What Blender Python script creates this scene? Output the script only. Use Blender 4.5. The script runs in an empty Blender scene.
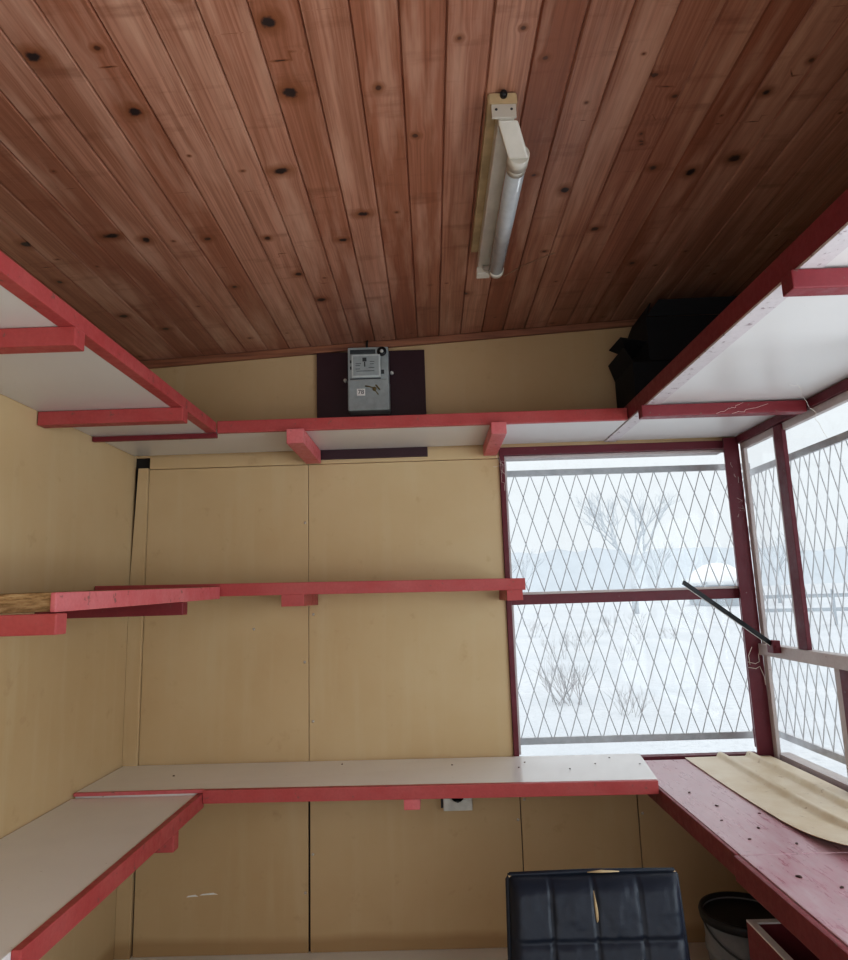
import bpy, bmesh, math, random
from mathutils import Vector, Matrix, noise as mnoise
random.seed(7)
PI = math.pi
COL = bpy.context.scene.collection

# ------------------------------------------------------------------ materials
def new_mat(name):
    m = bpy.data.materials.new(name); m.use_nodes = True
    nt = m.node_tree
    for n in list(nt.nodes): nt.nodes.remove(n)
    out = nt.nodes.new('ShaderNodeOutputMaterial')
    return m, nt, out
def N(nt, t, **kw):
    n = nt.nodes.new(t)
    for k, v in kw.items():
        if k.startswith('i_'):
            key = k[2:]; key = int(key) if key.isdigit() else key.replace('_', ' ')
            n.inputs[key].default_value = v
        else: setattr(n, k, v)
    return n
def L(nt, a, b): nt.links.new(a, b)
def c4(c): return (c[0], c[1], c[2], 1.0)
def mixc(nt, fac, a, b, mode='MIX'):
    n = nt.nodes.new('ShaderNodeMix'); n.data_type = 'RGBA'; n.blend_type = mode
    for sock, v in ((n.inputs[0], fac), (n.inputs[6], a), (n.inputs[7], b)):
        if hasattr(v, 'is_linked'): L(nt, v, sock)
        elif isinstance(v, (int, float)): sock.default_value = v
        else: sock.default_value = c4(v)
    return n.outputs[2]
def math_(nt, op, a, b=None, clamp=False):
    n = nt.nodes.new('ShaderNodeMath'); n.operation = op; n.use_clamp = clamp
    for s, v in ((n.inputs[0], a), (n.inputs[1], b)):
        if v is None: continue
        if hasattr(v, 'is_linked'): L(nt, v, s)
        else: s.default_value = v
    return n.outputs[0]
def ramp(nt, fac, stops):
    r = nt.nodes.new('ShaderNodeValToRGB'); e = r.color_ramp.elements
    while len(e) < len(stops): e.new(0.5)
    for el, (p, c) in zip(e, stops):
        el.position = p; el.color = c4(c) if not isinstance(c, (int, float)) else (c, c, c, 1)
    L(nt, fac, r.inputs[0]); return r.outputs[0]
def objco(nt, scale=(1, 1, 1), geo=True):
    g = nt.nodes.new('ShaderNodeNewGeometry') if geo else nt.nodes.new('ShaderNodeTexCoord')
    mp = nt.nodes.new('ShaderNodeMapping'); mp.inputs['Scale'].default_value = scale
    L(nt, g.outputs['Position' if geo else 'Object'], mp.inputs[0]); return mp.outputs[0]
def noise(nt, co, scale, detail=4, rough=.55):
    n = N(nt, 'ShaderNodeTexNoise', i_Scale=scale, i_Detail=detail, i_Roughness=rough)
    L(nt, co, n.inputs['Vector']); return n.outputs['Fac']
def principled(nt, out, color, rough=.5, spec=.5, metal=0, bump=None, bstr=.2, bdist=.01):
    p = nt.nodes.new('ShaderNodeBsdfPrincipled')
    for s, v in ((p.inputs['Base Color'], color), (p.inputs['Roughness'], rough), (p.inputs['Specular IOR Level'], spec), (p.inputs['Metallic'], metal)):
        if hasattr(v, 'is_linked'): L(nt, v, s)
        elif isinstance(v, (int, float)): s.default_value = v
        else: s.default_value = c4(v)
    if bump is not None:
        b = N(nt, 'ShaderNodeBump', i_Strength=bstr, i_Distance=bdist)
        L(nt, bump, b.inputs['Height']); L(nt, b.outputs[0], p.inputs['Normal'])
    L(nt, p.outputs[0], out.inputs[0]); return p
def plain(name, color, rough=.5, spec=.4, metal=0, var=.12, scale=30):
    m, nt, out = new_mat(name)
    f = noise(nt, objco(nt), scale)
    col = mixc(nt, ramp(nt, f, [(.3, 0.), (.7, 1.)]), [c*(1-var) for c in color], [min(1, c*(1+var)) for c in color])
    principled(nt, out, col, rough, spec, metal, f, .08, .004)
    return m
def paint(name, color, chip=(.16, .10, .08), fade=(.75, .45, .42), chipamt=.63, rough=.42, fadeamt=.35):
    m, nt, out = new_mat(name)
    co = objco(nt)
    f1 = noise(nt, co, 9, 5); f2 = noise(nt, co, 45, 6, .65); f3 = noise(nt, co, 120, 3)
    col = mixc(nt, ramp(nt, f1, [(.35, 0.), (.75, fadeamt)]), color, fade)
    col = mixc(nt, ramp(nt, f3, [(.3, 0.), (.7, .25)]), col, [c*.6 for c in color])
    col = mixc(nt, ramp(nt, f2, [(chipamt, 0.), (chipamt+.05, .8)]), col, chip)
    principled(nt, out, col, ramp(nt, f2, [(.3, rough-.1), (.7, rough+.15)]), .4, 0, f2, .15, .004)
    return m
M = {}
M['red'] = paint('red_paint', (.40, .066, .066), fade=(.52, .17, .16))
M['red_pale'] = paint('worn_pink_red_paint', (.58, .13, .14), fade=(.72, .34, .34))
M['crimson'] = paint('crimson_paint_shaded', (.19, .022, .030), fade=(.28, .06, .07))  # crimson, with the shade of faces turned from the window put into it
M['burgundy'] = paint('burgundy_frame_paint', (.115, .010, .020), chip=(.24, .20, .19), fade=(.20, .05, .07), chipamt=.66)
M['burg_board'] = paint('dark_burgundy_board', (.038, .011, .018), chip=(.06, .03, .04), fade=(.055, .022, .03), chipamt=.72)
M['cream_frame'] = paint('greyed_cream_frame_paint', (.52, .47, .46), chip=(.10, .06, .06), fade=(.40, .30, .31), chipamt=.66)
M['scratched'] = paint('scratched_snowlit_paint', (.62, .58, .60), chip=(.20, .14, .16), fade=(.60, .50, .52), chipamt=.6)  # scratched rail underside; pale snow light is put into the colour
M['dark_void'] = plain('dark_gap', (.02, .015, .012), .9)
M['black_card'] = plain('black_cardboard', (.012, .014, .018), .7, .2)
M['black_plastic'] = plain('black_plastic', (.012, .012, .014), .4)
M['grey_metal'] = plain('galvanised_bar', (.55, .56, .58), .5, .5, .3)
M['wire'] = plain('grille_wire', (.55, .56, .58), .5, .5, .2)
M['offwhite'] = plain('offwhite_plastic', (.62, .63, .60), .4)
M['silver'] = plain('meter_grey', (.36, .41, .42), .4, .5, .1)
M['meter_face'] = plain('meter_face', (.55, .60, .60), .4)
M['dark_grey'] = plain('dark_grey', (.05, .06, .065), .4)
M['white_card'] = plain('white_sticker', (.8, .8, .78), .6)
M['brass'] = plain('old_brass_seal', (.22, .18, .08), .5, .5, .5)
M['thread'] = plain('pale_thread', (.7, .66, .6), .9)
M['old_wire'] = plain('dusty_wire', (.34, .22, .15), .8)
M['screw'] = plain('screw_head', (.55, .5, .45), .4, .5, .6)
M['foam'] = plain('torn_foam', (.40, .30, .18), .9)
M['crumb'] = plain('brown_crumb', (.06, .035, .03), .9)
M['bucket'] = plain('grey_bucket', (.22, .235, .25), .45)
M['ballast'] = plain('cream_enamel', (.58, .56, .50), .35, .5, 0, .1, 15)
M['yellowed'] = plain('yellowed_wood_cream', (.46, .36, .22), .6, .3, 0, .25, 12)
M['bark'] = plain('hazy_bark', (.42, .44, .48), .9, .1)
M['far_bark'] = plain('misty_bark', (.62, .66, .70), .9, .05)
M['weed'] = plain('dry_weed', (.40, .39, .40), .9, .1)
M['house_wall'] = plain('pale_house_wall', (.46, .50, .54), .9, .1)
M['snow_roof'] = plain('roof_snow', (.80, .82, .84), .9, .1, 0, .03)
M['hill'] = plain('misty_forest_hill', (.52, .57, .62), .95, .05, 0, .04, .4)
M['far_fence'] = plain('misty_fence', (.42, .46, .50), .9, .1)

def tan_mat():
    m, nt, out = new_mat('tan_painted_hardboard')
    co = objco(nt)
    f1 = noise(nt, co, 1.6, 5); f2 = noise(nt, co, 14, 6, .6)
    st = objco(nt, (9, 9, .8)); f3 = noise(nt, st, 1.6, 5)
    col = mixc(nt, ramp(nt, f1, [(.3, 0.), (.7, 1.)]), (.50, .355, .195), (.57, .43, .26))
    col = mixc(nt, ramp(nt, f3, [(.52, 0.), (.75, .35)]), col, (.58, .47, .30))
    col = mixc(nt, ramp(nt, f2, [(.62, 0.), (.76, .3)]), col, (.33, .20, .10))
    # damp brown stain low on the wall
    g = nt.nodes.new('ShaderNodeNewGeometry'); s = nt.nodes.new('ShaderNodeSeparateXYZ'); L(nt, g.outputs['Position'], s.inputs[0])
    z = math_(nt, 'ADD', s.outputs[2], math_(nt, 'MULTIPLY', f1, -.08))
    col = mixc(nt, ramp(nt, z, [(0., .55), (.03, .0)]), col, (.30, .17, .07))
    principled(nt, out, col, .5, .35, 0, f2, .06, .004)
    return m
M['tan'] = tan_mat()
def laminate(name, base, rough):
    m, nt, out = new_mat(name)
    co = objco(nt); f1 = noise(nt, co, 2.2, 5); f2 = noise(nt, co, 60, 4, .6)
    col = mixc(nt, ramp(nt, f1, [(.35, 0.), (.7, 1.)]), [b*.92 for b in base], base)
    col = mixc(nt, ramp(nt, f2, [(.70, 0.), (.76, .5)]), col, (.25, .2, .17))
    principled(nt, out, col, rough, .5)
    return m
M['white'] = laminate('white_laminate', (.70, .69, .68), .30)
M['white_lit'] = laminate('white_laminate_lit', (.86, .85, .84), .22)  # brighter copy of the white laminate, light from above put into the colour
M['floor'] = laminate('pale_linoleum', (.78, .75, .70), .35)
def redtop():
    m, nt, out = new_mat('worn_red_paint_with_sheen')  # worn red, paled pink: glossy window reflection is put into the colour
    co = objco(nt); f1 = noise(nt, co, 3, 6, .6); st = objco(nt, (12, 2, 2)); f2 = noise(nt, st, 5, 6, .65); f3 = noise(nt, co, 70, 4)
    col = mixc(nt, ramp(nt, f1, [(.35, 0.), (.65, 1.)]), (.36, .11, .15), (.46, .27, .31))
    col = mixc(nt, ramp(nt, f2, [(.38, .15), (.75, .75)]), col, (.58, .47, .50))
    col = mixc(nt, ramp(nt, f3, [(.66, 0.), (.72, .6)]), col, (.12, .05, .05))
    principled(nt, out, col, ramp(nt, f2, [(.3, .22), (.7, .42)]), .55, 0, f2, .12, .003)
    return m
M['redtop'] = redtop()
def sheet_mat():
    m, nt, out = new_mat('tan_coated_sheet_metal')
    co = objco(nt); f1 = noise(nt, co, 6, 6, .65); f2 = noise(nt, co, 40, 5, .6)
    col = mixc(nt, ramp(nt, f1, [(.4, 0.), (.65, 1.)]), (.70, .61, .46), (.58, .46, .30))
    col = mixc(nt, ramp(nt, f2, [(.64, 0.), (.72, .7)]), col, (.28, .17, .09))
    principled(nt, out, col, .45, .5)
    return m
M['sheet'] = sheet_mat()
def raw_wood():
    m, nt, out = new_mat('raw_cut_board_end')
    co = objco(nt, (1, 1, 5)); f1 = noise(nt, co, 30, 6, .7); f2 = noise(nt, co, 7, 4)
    col = ramp(nt, f1, [(.3, (.13, .075, .03)), (.5, (.36, .23, .11)), (.7, (.52, .37, .2))])
    col = mixc(nt, ramp(nt, f2, [(.45, 0.), (.7, .5)]), col, (.16, .1, .05))
    principled(nt, out, col, .85, .2, 0, f1, .6, .006)
    return m
M['raw'] = raw_wood()
def leather():
    m, nt, out = new_mat('black_leatherette')
    co = objco(nt); f1 = noise(nt, co, 9, 4); f2 = noise(nt, co, 260, 3)
    col = mixc(nt, f1, (.005, .008, .016), (.010, .015, .028))
    principled(nt, out, col, ramp(nt, f1, [(.3, .40), (.7, .52)]), .32, 0, f2, .10, .002)
    return m
M['leather'] = leather()
def glass():
    m, nt, out = new_mat('window_glass')
    t = N(nt, 'ShaderNodeBsdfTransparent'); t.inputs[0].default_value = (.95, .965, .97, 1)
    g = N(nt, 'ShaderNodeBsdfGlossy'); g.inputs['Roughness'].default_value = .05
    d = N(nt, 'ShaderNodeBsdfDiffuse'); d.inputs[0].default_value = (.8, .82, .84, 1)
    co = objco(nt); f = noise(nt, co, 18, 6, .7)
    mx1 = nt.nodes.new('ShaderNodeMixShader'); L(nt, ramp(nt, f, [(.5, .0), (.9, .06)]), mx1.inputs[0]); L(nt, t.outputs[0], mx1.inputs[1]); L(nt, d.outputs[0], mx1.inputs[2])
    lw = N(nt, 'ShaderNodeLayerWeight'); lw.inputs[0].default_value = .5
    fr = math_(nt, 'ADD', math_(nt, 'MULTIPLY', math_(nt, 'POWER', lw.outputs['Facing'], 5.), .7), .012)
    mx2 = nt.nodes.new('ShaderNodeMixShader'); L(nt, fr, mx2.inputs[0]); L(nt, mx1.outputs[0], mx2.inputs[1]); L(nt, g.outputs[0], mx2.inputs[2])
    L(nt, mx2.outputs[0], out.inputs[0]); return m
M['glass'] = glass()
def tube_mat():
    m, nt, out = new_mat('unlit_fluorescent_glass')
    co = objco(nt, geo=True); f = noise(nt, co, 40, 4)
    principled(nt, out, mixc(nt, f, (.36, .39, .41), (.48, .51, .53)), .10, .9)
    return m
M['tube'] = tube_mat()
def snow():
    m, nt, out = new_mat('snow')
    co = objco(nt); f = noise(nt, co, .5, 6, .6); f2 = noise(nt, co, 3, 6, .65); f3 = noise(nt, co, 9, 5, .7)
    col = mixc(nt, ramp(nt, f, [(.35, 0.), (.7, 1.)]), (.50, .535, .575), (.60, .625, .655))
    k = math_(nt, 'MULTIPLY', ramp(nt, f, [(.45, 0.), (.62, 1.)]), ramp(nt, f3, [(.52, 0.), (.66, .5)]))
    col = mixc(nt, k, col, (.30, .325, .37))
    principled(nt, out, col, .9, .1, 0, f2, .4, .2)
    return m
M['snow'] = snow()
def pine():
    m, nt, out = new_mat('varnished_pine_boards')
    kn = N(nt, 'ShaderNodeAttribute', attribute_name='kn'); bc = N(nt, 'ShaderNodeAttribute', attribute_name='bc')
    g = nt.nodes.new('ShaderNodeNewGeometry'); sp = nt.nodes.new('ShaderNodeSeparateXYZ'); L(nt, g.outputs['Position'], sp.inputs[0])
    ks = nt.nodes.new('ShaderNodeSeparateXYZ'); L(nt, kn.outputs['Vector'], ks.inputs[0])
    bs = nt.nodes.new('ShaderNodeSeparateColor'); L(nt, bc.outputs['Color'], bs.inputs[0])
    fine = noise(nt, objco(nt), 38, 5, .6)
    r0 = math_(nt, 'SQRT', math_(nt, 'ADD', math_(nt, 'MULTIPLY', ks.outputs[0], ks.outputs[0]), math_(nt, 'MULTIPLY', ks.outputs[1], ks.outputs[1])))
    r = math_(nt, 'ADD', r0, math_(nt, 'MULTIPLY', math_(nt, 'SUBTRACT', fine, .5), 2.0))
    # grain: thin lines along the board, bending round each knot
    bend = math_(nt, 'MULTIPLY', math_(nt, 'DIVIDE', ks.outputs[0], math_(nt, 'ADD', 1.0, math_(nt, 'MULTIPLY', r0, r0))), -.018)
    x = math_(nt, 'ADD', sp.outputs[0], bend)
    def vec(xs, ys):
        c = nt.nodes.new('ShaderNodeCombineXYZ')
        L(nt, math_(nt, 'ADD', math_(nt, 'MULTIPLY', x, xs), math_(nt, 'MULTIPLY', bs.outputs[0], 30.)), c.inputs[0])
        L(nt, math_(nt, 'MULTIPLY', sp.outputs[1], ys), c.inputs[1]); L(nt, math_(nt, 'MULTIPLY', bs.outputs[1], 17.), c.inputs[2]); return c.outputs[0]
    g1 = noise(nt, vec(190, 2.6), 1.0, 4, .6)
    g2 = noise(nt, vec(38, 1.1), 1.0, 5, .6)
    blot = noise(nt, vec(16, 1.8), 1.0, 4, .6)
    band = noise(nt, vec(3, 16), 1.0, 5, .6)
    base = mixc(nt, bs.outputs[2], (.35, .140, .082), (.56, .315, .225))
    col = mixc(nt, ramp(nt, g2, [(.3, 0.), (.7, 1.)]), mixc(nt, .5, base, (.22, .075, .032)), base)
    col = mixc(nt, ramp(nt, g1, [(.35, .55), (.6, 0.)]), col, (.19, .065, .03))
    col = mixc(nt, ramp(nt, blot, [(.48, 0.), (.72, .75)]), col, (.60, .38, .28))
    col = mixc(nt, ramp(nt, band, [(.57, 0.), (.74, .5)]), col, (.16, .05, .022))
    # knots
    halo = math_(nt, 'MULTIPLY', ramp(nt, r, [(.18, 1.), (.5, 0.)]), .0)
    rr = math_(nt, 'MULTIPLY', r, .25)
    col = mixc(nt, ramp(nt, rr, [(.25, .85), (.75, 0.)]), col, (.21, .075, .03))
    col = mixc(nt, ramp(nt, rr, [(.15, 1.), (.27, 0.)]), col, mixc(nt, ks.outputs[2], (.12, .045, .022), (.030, .018, .018)))
    principled(nt, out, col, ramp(nt, g1, [(.3, .34), (.7, .46)]), .45, 0, g1, .12, .002)
    return m
M['pine'] = pine()
def trimwood():
    m, nt, out = new_mat('stained_trim_wood')
    co = objco(nt, (3, 60, 60)); f = noise(nt, co, 1.5, 5)
    principled(nt, out, ramp(nt, f, [(.3, (.17, .06, .03)), (.7, (.34, .15, .08))]), .5, .4)
    return m
M['trim'] = trimwood()

# ------------------------------------------------------------------ geometry helper
class MB:
    def __init__(s): s.bm = bmesh.new()
    def skew(s, p, bevel=0):
        """eight corners: bottom ring 0-3, top ring 4-7 (both the same way round)"""
        v = [s.bm.verts.new(q) for q in p]
        fs = [s.bm.faces.new([v[i] for i in f]) for f in ((3, 2, 1, 0), (4, 5, 6, 7), (0, 1, 5, 4), (1, 2, 6, 5), (2, 3, 7, 6), (3, 0, 4, 7))]
        bmesh.ops.recalc_face_normals(s.bm, faces=fs)
        if bevel:
            es = list({e for f in fs for e in f.edges})
            bmesh.ops.bevel(s.bm, geom=es, offset=bevel, segments=2, profile=.6, affect='EDGES')
        return s
    def box(s, x0, x1, y0, y1, z0, z1, bevel=0):
        return s.skew([(x0, y0, z0), (x1, y0, z0), (x1, y1, z0), (x0, y1, z0), (x0, y0, z1), (x1, y0, z1), (x1, y1, z1), (x0, y1, z1)], bevel)
    def bar(s, a, b, w, h, bevel=0, up=(0, 0, 1)):
        a, b = Vector(a), Vector(b); d = (b-a).normalized(); r = d.cross(Vector(up)).normalized(); u = r.cross(d)
        p = []
        for q in (a, b):
            p.append([q+r*sx*w/2+u*sz*h/2 for sx, sz in ((-1, -1), (1, -1), (1, 1), (-1, 1))])
        return s.skew(p[0]+p[1], bevel)
    def tube(s, pts, rad, n=8, cap=True):
        pts = [Vector(p) for p in pts]; rads = rad if isinstance(rad, (list, tuple)) else [rad]*len(pts)
        rings = []; ref = None
        for i, p in enumerate(pts):
            d = (pts[min(i+1, len(pts)-1)]-pts[max(i-1, 0)])
            if d.length < 1e-9: d = Vector((0, 0, 1))
            d.normalize()
            if ref is None: ref = Vector((0, 0, 1)) if abs(d.z) < .9 else Vector((1, 0, 0))
            r = d.cross(ref)
            if r.length < 1e-4: r = d.cross(Vector((0, 1, .3)))
            r.normalize(); u = r.cross(d).normalized(); ref = u
            rings.append([s.bm.verts.new(p+(r*math.cos(t*2*PI/n)+u*math.sin(t*2*PI/n))*rads[i]) for t in range(n)])
        for a, b in zip(rings, rings[1:]):
            for t in range(n): s.bm.faces.new((a[t], a[(t+1) % n], b[(t+1) % n], b[t])).smooth = True
        if cap:
            s.bm.faces.new(rings[0][::-1]); s.bm.faces.new(rings[-1])
        return s
    def lathe(s, c, prof, n=32, axis='z'):
        rings = []
        for r, h in prof:
            ring = []
            for t in range(n):
                a = 2*PI*t/n; x, y = r*math.cos(a), r*math.sin(a)
                q = (x, y, h) if axis == 'z' else (x, h, y)
                ring.append(s.bm.verts.new((c[0]+q[0], c[1]+q[1], c[2]+q[2])))
            rings.append(ring)
        fs = []
        for a, b in zip(rings, rings[1:]):
            for t in range(n):
                f = s.bm.faces.new((a[t], a[(t+1) % n], b[(t+1) % n], b[t])); f.smooth = True; fs.append(f)
        for ring in (rings[0], rings[-1]):
            if prof[0][0] > 0: fs.append(s.bm.faces.new(ring))
        return s
    def grid(s, rows, smooth=True):
        vs = [[s.bm.verts.new(p) for p in r] for r in rows]
        for a, b in zip(vs, vs[1:]):
            for i in range(len(a)-1): s.bm.faces.new((a[i], a[i+1], b[i+1], b[i])).smooth = smooth
        return s
    def build(s, name, mat, parent=None, recalc=True):
        if recalc: bmesh.ops.recalc_face_normals(s.bm, faces=s.bm.faces[:])
        me = bpy.data.meshes.new(name)
        if parent is not None:
            off = Vector(parent['_o']) if '_o' in parent else Vector((0, 0, 0))
            bmesh.ops.translate(s.bm, verts=s.bm.verts[:], vec=-off)
        else:
            xs = [v.co for v in s.bm.verts]
            lo = Vector([min(c[i] for c in xs) for i in range(3)]); hi = Vector([max(c[i] for c in xs) for i in range(3)])
            off = Vector(((lo.x+hi.x)/2, (lo.y+hi.y)/2, lo.z))
            bmesh.ops.translate(s.bm, verts=s.bm.verts[:], vec=-off)
        s.bm.to_mesh(me); s.bm.free()
        o = bpy.data.objects.new(name, me); COL.objects.link(o); me.materials.append(mat)
        if parent is not None: o.parent = parent
        else: o.location = off
        o['_o'] = [off.x, off.y, off.z]
        return o
def thing(name, label, cat, loc, group=None):
    o = bpy.data.objects.new(name, None); COL.objects.link(o); o.location = loc; o['_o'] = list(loc)
    o.empty_display_size = .05
    tag(o, label, cat, group); return o
def tag(o, label, cat, group=None):
    o['label'] = label; o['category'] = cat
    if group: o['group'] = group
    return o
def struct(o): o['kind'] = 'structure'; return o
def sroot(name, loc=(0, 0, 0)):
    o = bpy.data.objects.new(name, None); COL.objects.link(o); o.location = loc; o['_o'] = list(loc); o['kind'] = 'structure'; return o
def part(name, mat, parent, *box, bevel=0.002, label=None):
    o = MB().box(*box, bevel).build(name, mat, parent)
    if label: o['label'] = label
    return o

XL, XR, YB, YF = -1.19, 1.24, 2.70, -.75
def ceil_z(x): return 2.316 + .054*x

# ------------------------------------------------------------------ setting: floor, walls
struct(MB().box(XL-.1, XR+.1, YF-.1, YB+.1, -.08, 0).build('floor', M['floor']))
# left wall: backing + two painted sheets
wl = sroot('wall_left')
part('backing', M['dark_void'], wl, XL-.10, XL-.012, YF-.05, YB+.10, -.05, 2.40, bevel=0)
part('wall_panel', M['tan'], wl, XL-.012, XL, 1.215, YB+.01, 0, 2.243)
part('wall_panel', M['tan'], wl, XL-.012, XL, YF, 1.211, 0, 2.243)
# back wall: backing with a hole for the window, painted sheets, corner batten
wb = sroot('wall_back')
mb = MB()
mb.box(XL-.10, .285, YB+.012, YB+.10, -.05, 2.42); mb.box(.285, XR+.1, YB+.012, YB+.10, -.05, .60); mb.box(.285, XR+.1, YB+.012, YB+.10, 1.85, 2.45)
mb.build('backing', M['dark_void'], wb)
def bp(x0, x1, z0, z1): return part('wall_panel', M['tan'], wb, x0, x1, YB, YB+.012, z0, z1)
bp(-1.1315, -.4866, .64, 1.795); bp(-.4850, .2855, .64, 1.795)
bp(-1.128, -.489, 0, .636); bp(-.482, .300, 0, .636); bp(.303, .735, 0, .60); bp(.738, XR, 0, .60)
mb = MB(); mb.skew([(XL, YB, 1.845), (-.302, YB, 1.845), (-.302, YB+.012, 1.845), (XL, YB+.012, 1.845), (XL, YB, ceil_z(XL)-.005), (-.302, YB, ceil_z(-.302)-.005), (-.302, YB+.012, ceil_z(-.302)-.005), (XL, YB+.012, ceil_z(XL)-.005)])
mb.build('wall_panel', M['tan'], wb)
mb = MB(); mb.skew([(-.300, YB, 1.845), (XR, YB, 1.845), (XR, YB+.012, 1.845), (-.300, YB+.012, 1.845), (-.300, YB, ceil_z(-.300)-.005), (XR, YB, ceil_z(XR)-.005), (XR, YB+.012, ceil_z(XR)-.005), (-.300, YB+.012, ceil_z(-.300)-.005)])
mb.build('wall_panel', M['tan'], wb)
part('wall_strip', M['tan'], wb, -1.13, .2855, YB-.004, YB+.012, 1.7965, 1.848)
part('wall_strip', M['tan'], wb, .2865, XR, YB-.004, YB+.012, 1.839, 1.848)
MB().skew([(-1.1895, YB-.012, 1.32), (-1.133, YB-.012, 1.32), (-1.133, YB+.012, 1.32), (-1.1895, YB+.012, 1.32), (-1.172, YB-.012, 1.80), (-1.133, YB-.012, 1.80), (-1.133, YB+.012, 1.80), (-1.172, YB+.012, 1.80)]).build('corner_batten', M['tan'], wb)
part('corner_batten', M['tan'], wb, -1.1895, -1.133, YB-.012, YB+.012, .64, 1.319)
part('corner_batten', M['tan'], wb, -1.1895, -1.133, YB-.012, YB+.012, 0, .63)
# screws along the sheet edges
for x, z in ((-.505, .585), (-.47, .583), (-.472, .33), (-.500, .20), (-.500, 1.56), (-.468, 1.20), (-.502, 1.02), (-.470, .80), (.317, .50), (.290, .43), (.752, .44), (-.70, 1.15)):
    MB().lathe((x, YB-.0005, z), [(.0055, 0), (.004, -.0015), (.0006, -.0018)], 10, 'y').build('screw_head', M['screw'], wb)
for x, z, w in ((-.915, .198, .022), (-.855, .203, .034)):
    MB().skew([(x-w, YB-.0006, z-.002), (x+w, YB-.0006, z), (x+w, YB, z), (x-w, YB, z-.002), (x-w*.7, YB-.0006, z+.003), (x+w*.5, YB-.0006, z+.006), (x+w*.5, YB, z+.006), (x-w*.7, YB, z+.003)]).build('scuff_mark', M['white_card'], wb)
# right wall: low wall, strip above the windows
wr = sroot('wall_right')
part('lower_panel', M['tan'], wr, XR, XR+.10, YF, YB, 0, .585, bevel=0)
mb = MB(); mb.box(XR, XR+.10, YF, YB+.1, 1.845, 2.42); mb.build('upper_panel', M['tan'], wr)
part('end_panel', M['tan'], wr, XR, XR+.10, YF, -.30, .585, 1.845, bevel=0)
# front wall behind the camera, with the open doorway
wf = sroot('wall_front')
part('side_panel', M['tan'], wf, XL-.1, -1.00, YF-.1, YF, 0, 2.42, bevel=0)
part('side_panel', M['tan'], wf, 1.05, XR+.1, YF-.1, YF, 0, 2.42, bevel=0)
part('head_panel', M['tan'], wf, -1.00, 1.05, YF-.1, YF, 2.10, 2.42, bevel=0)

# ------------------------------------------------------------------ ceiling of tongue-and-groove boards
def ceiling():
    W = .0886; gv = .0035; dp = .006
    i0 = math.floor((XL-.12-.06)/W); i1 = math.ceil((XR+.12-.06)/W)
    photo_knots = [(-.717, 1.116, 1.5), (-.595, 1.278, 1.3), (-.593, 1.108, .6), (-.266, 1.083, 1.3), (-.263, 1.258, 1.5), (-.339, 1.516, 1.2), (-.61, 1.795, .9), (-.858, 1.738, 1.5), (-.778, 1.773, 1.2), (-1.1, 1.744, 1.2), (-1.128, 1.969, 1.), (-.162, 1.734, 1.1), (-.231, 1.862, 1.1), (-.08, 1.268, .7), (-.445, 1.816, .8), (.264, 1.224, .5), (.579, 1.368, .6), (.725, 1.666, 1.2), (.825, 1.62, 1.5), (.53, 1.92, .9), (.846, 1.293, .6), (.396, 1.701, 1.1), (.79, 1.38, 1.1), (.512, 1.298, .7), (.54, 1.49, .45), (.553, 1.53, .45), (.30, 1.62, .7), (-.40, 2.05, 1.), (-.36, 2.25, 1.), (-.62, 2.1, .9), (.15, 2.3, .9)]
    verts = []; faces = []; kn = []; bc = []
    ys = [YF-.12+k*.018 for k in range(int((YB+.12-YF+.12)/.018)+1)]
    rnd = random.Random(11)
    for i in range(i0, i1):
        x0 = .06+i*W; x1 = x0+W
        knots = [(a, b, c) for a, b, c in photo_knots if x0 <= a < x1]
        y = YF+rnd.uniform(0, .5)
        while y < YB:
            if not any(abs(y-k[1]) < .16 for k in knots): knots.append((x0+W*rnd.uniform(.2, .8), y, rnd.choice((.3, .35, .45, .6, .9))))
            y += rnd.uniform(.4, 1.1)
        col = (rnd.random(), rnd.random(), rnd.random())
        xs = [(x0, dp), (x0+gv, 0)]+[(x0+gv+(W-2*gv)*t/6, 0) for t in range(1, 6)]+[(x1-gv, 0), (x1, dp)]
        base = len(verts); nx = len(xs)
        kd = [(rnd.uniform(.8, 1.3), rnd.uniform(.7, 1.1)) for k in knots]
        for yv in ys:
            for xv, dz in xs:
                verts.append((xv, yv, ceil_z(xv)+dz))
                best = None
                for (a, b, c), (ea, eb) in zip(knots, kd):
                    dx, dy = (xv-a)/(.011*c*ea), (yv-b)/(.011*c*eb)
                    d = dx*dx+dy*dy
                    if best is None or d < best[0]: best = (d, dx, dy, min(1., max(0., (c-.3)*1.2)))
                kn += [best[1], best[2], best[3]]; bc += [*col, 1.]
        for r in range(len(ys)-1):
            for c in range(nx-1):
                a = base+r*nx+c; faces.append((a, a+nx, a+nx+1, a+1))
    me = bpy.data.meshes.new('ceiling'); me.from_pydata(verts, [], faces)
    a = me.attributes.new('kn', 'FLOAT_VECTOR', 'POINT'); a.data.foreach_set('vector', kn)
    a = me.attributes.new('bc', 'FLOAT_COLOR', 'POINT'); a.data.foreach_set('color', bc)
    me.materials.append(M['pine'])
    o = bpy.data.objects.new('ceiling', me); COL.objects.link(o); struct(o); o['_o'] = [0, 0, 0]
    mb = MB(); a, b = XL-.2, XR+.2
    mb.skew([(a, YF-.3, ceil_z(a)+.02), (b, YF-.3, ceil_z(b)+.02), (b, YB+.25, ceil_z(b)+.02), (a, YB+.25, ceil_z(a)+.02), (a, YF-.3, ceil_z(a)+.12), (b, YF-.3, ceil_z(b)+.12), (b, YB+.25, ceil_z(b)+.12), (a, YB+.25, ceil_z(a)+.12)])
    mb.build('roof_deck', M['dark_void'], o)
ceiling()
mb = MB(); a, b = XL+.002, XR-.002
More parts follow.
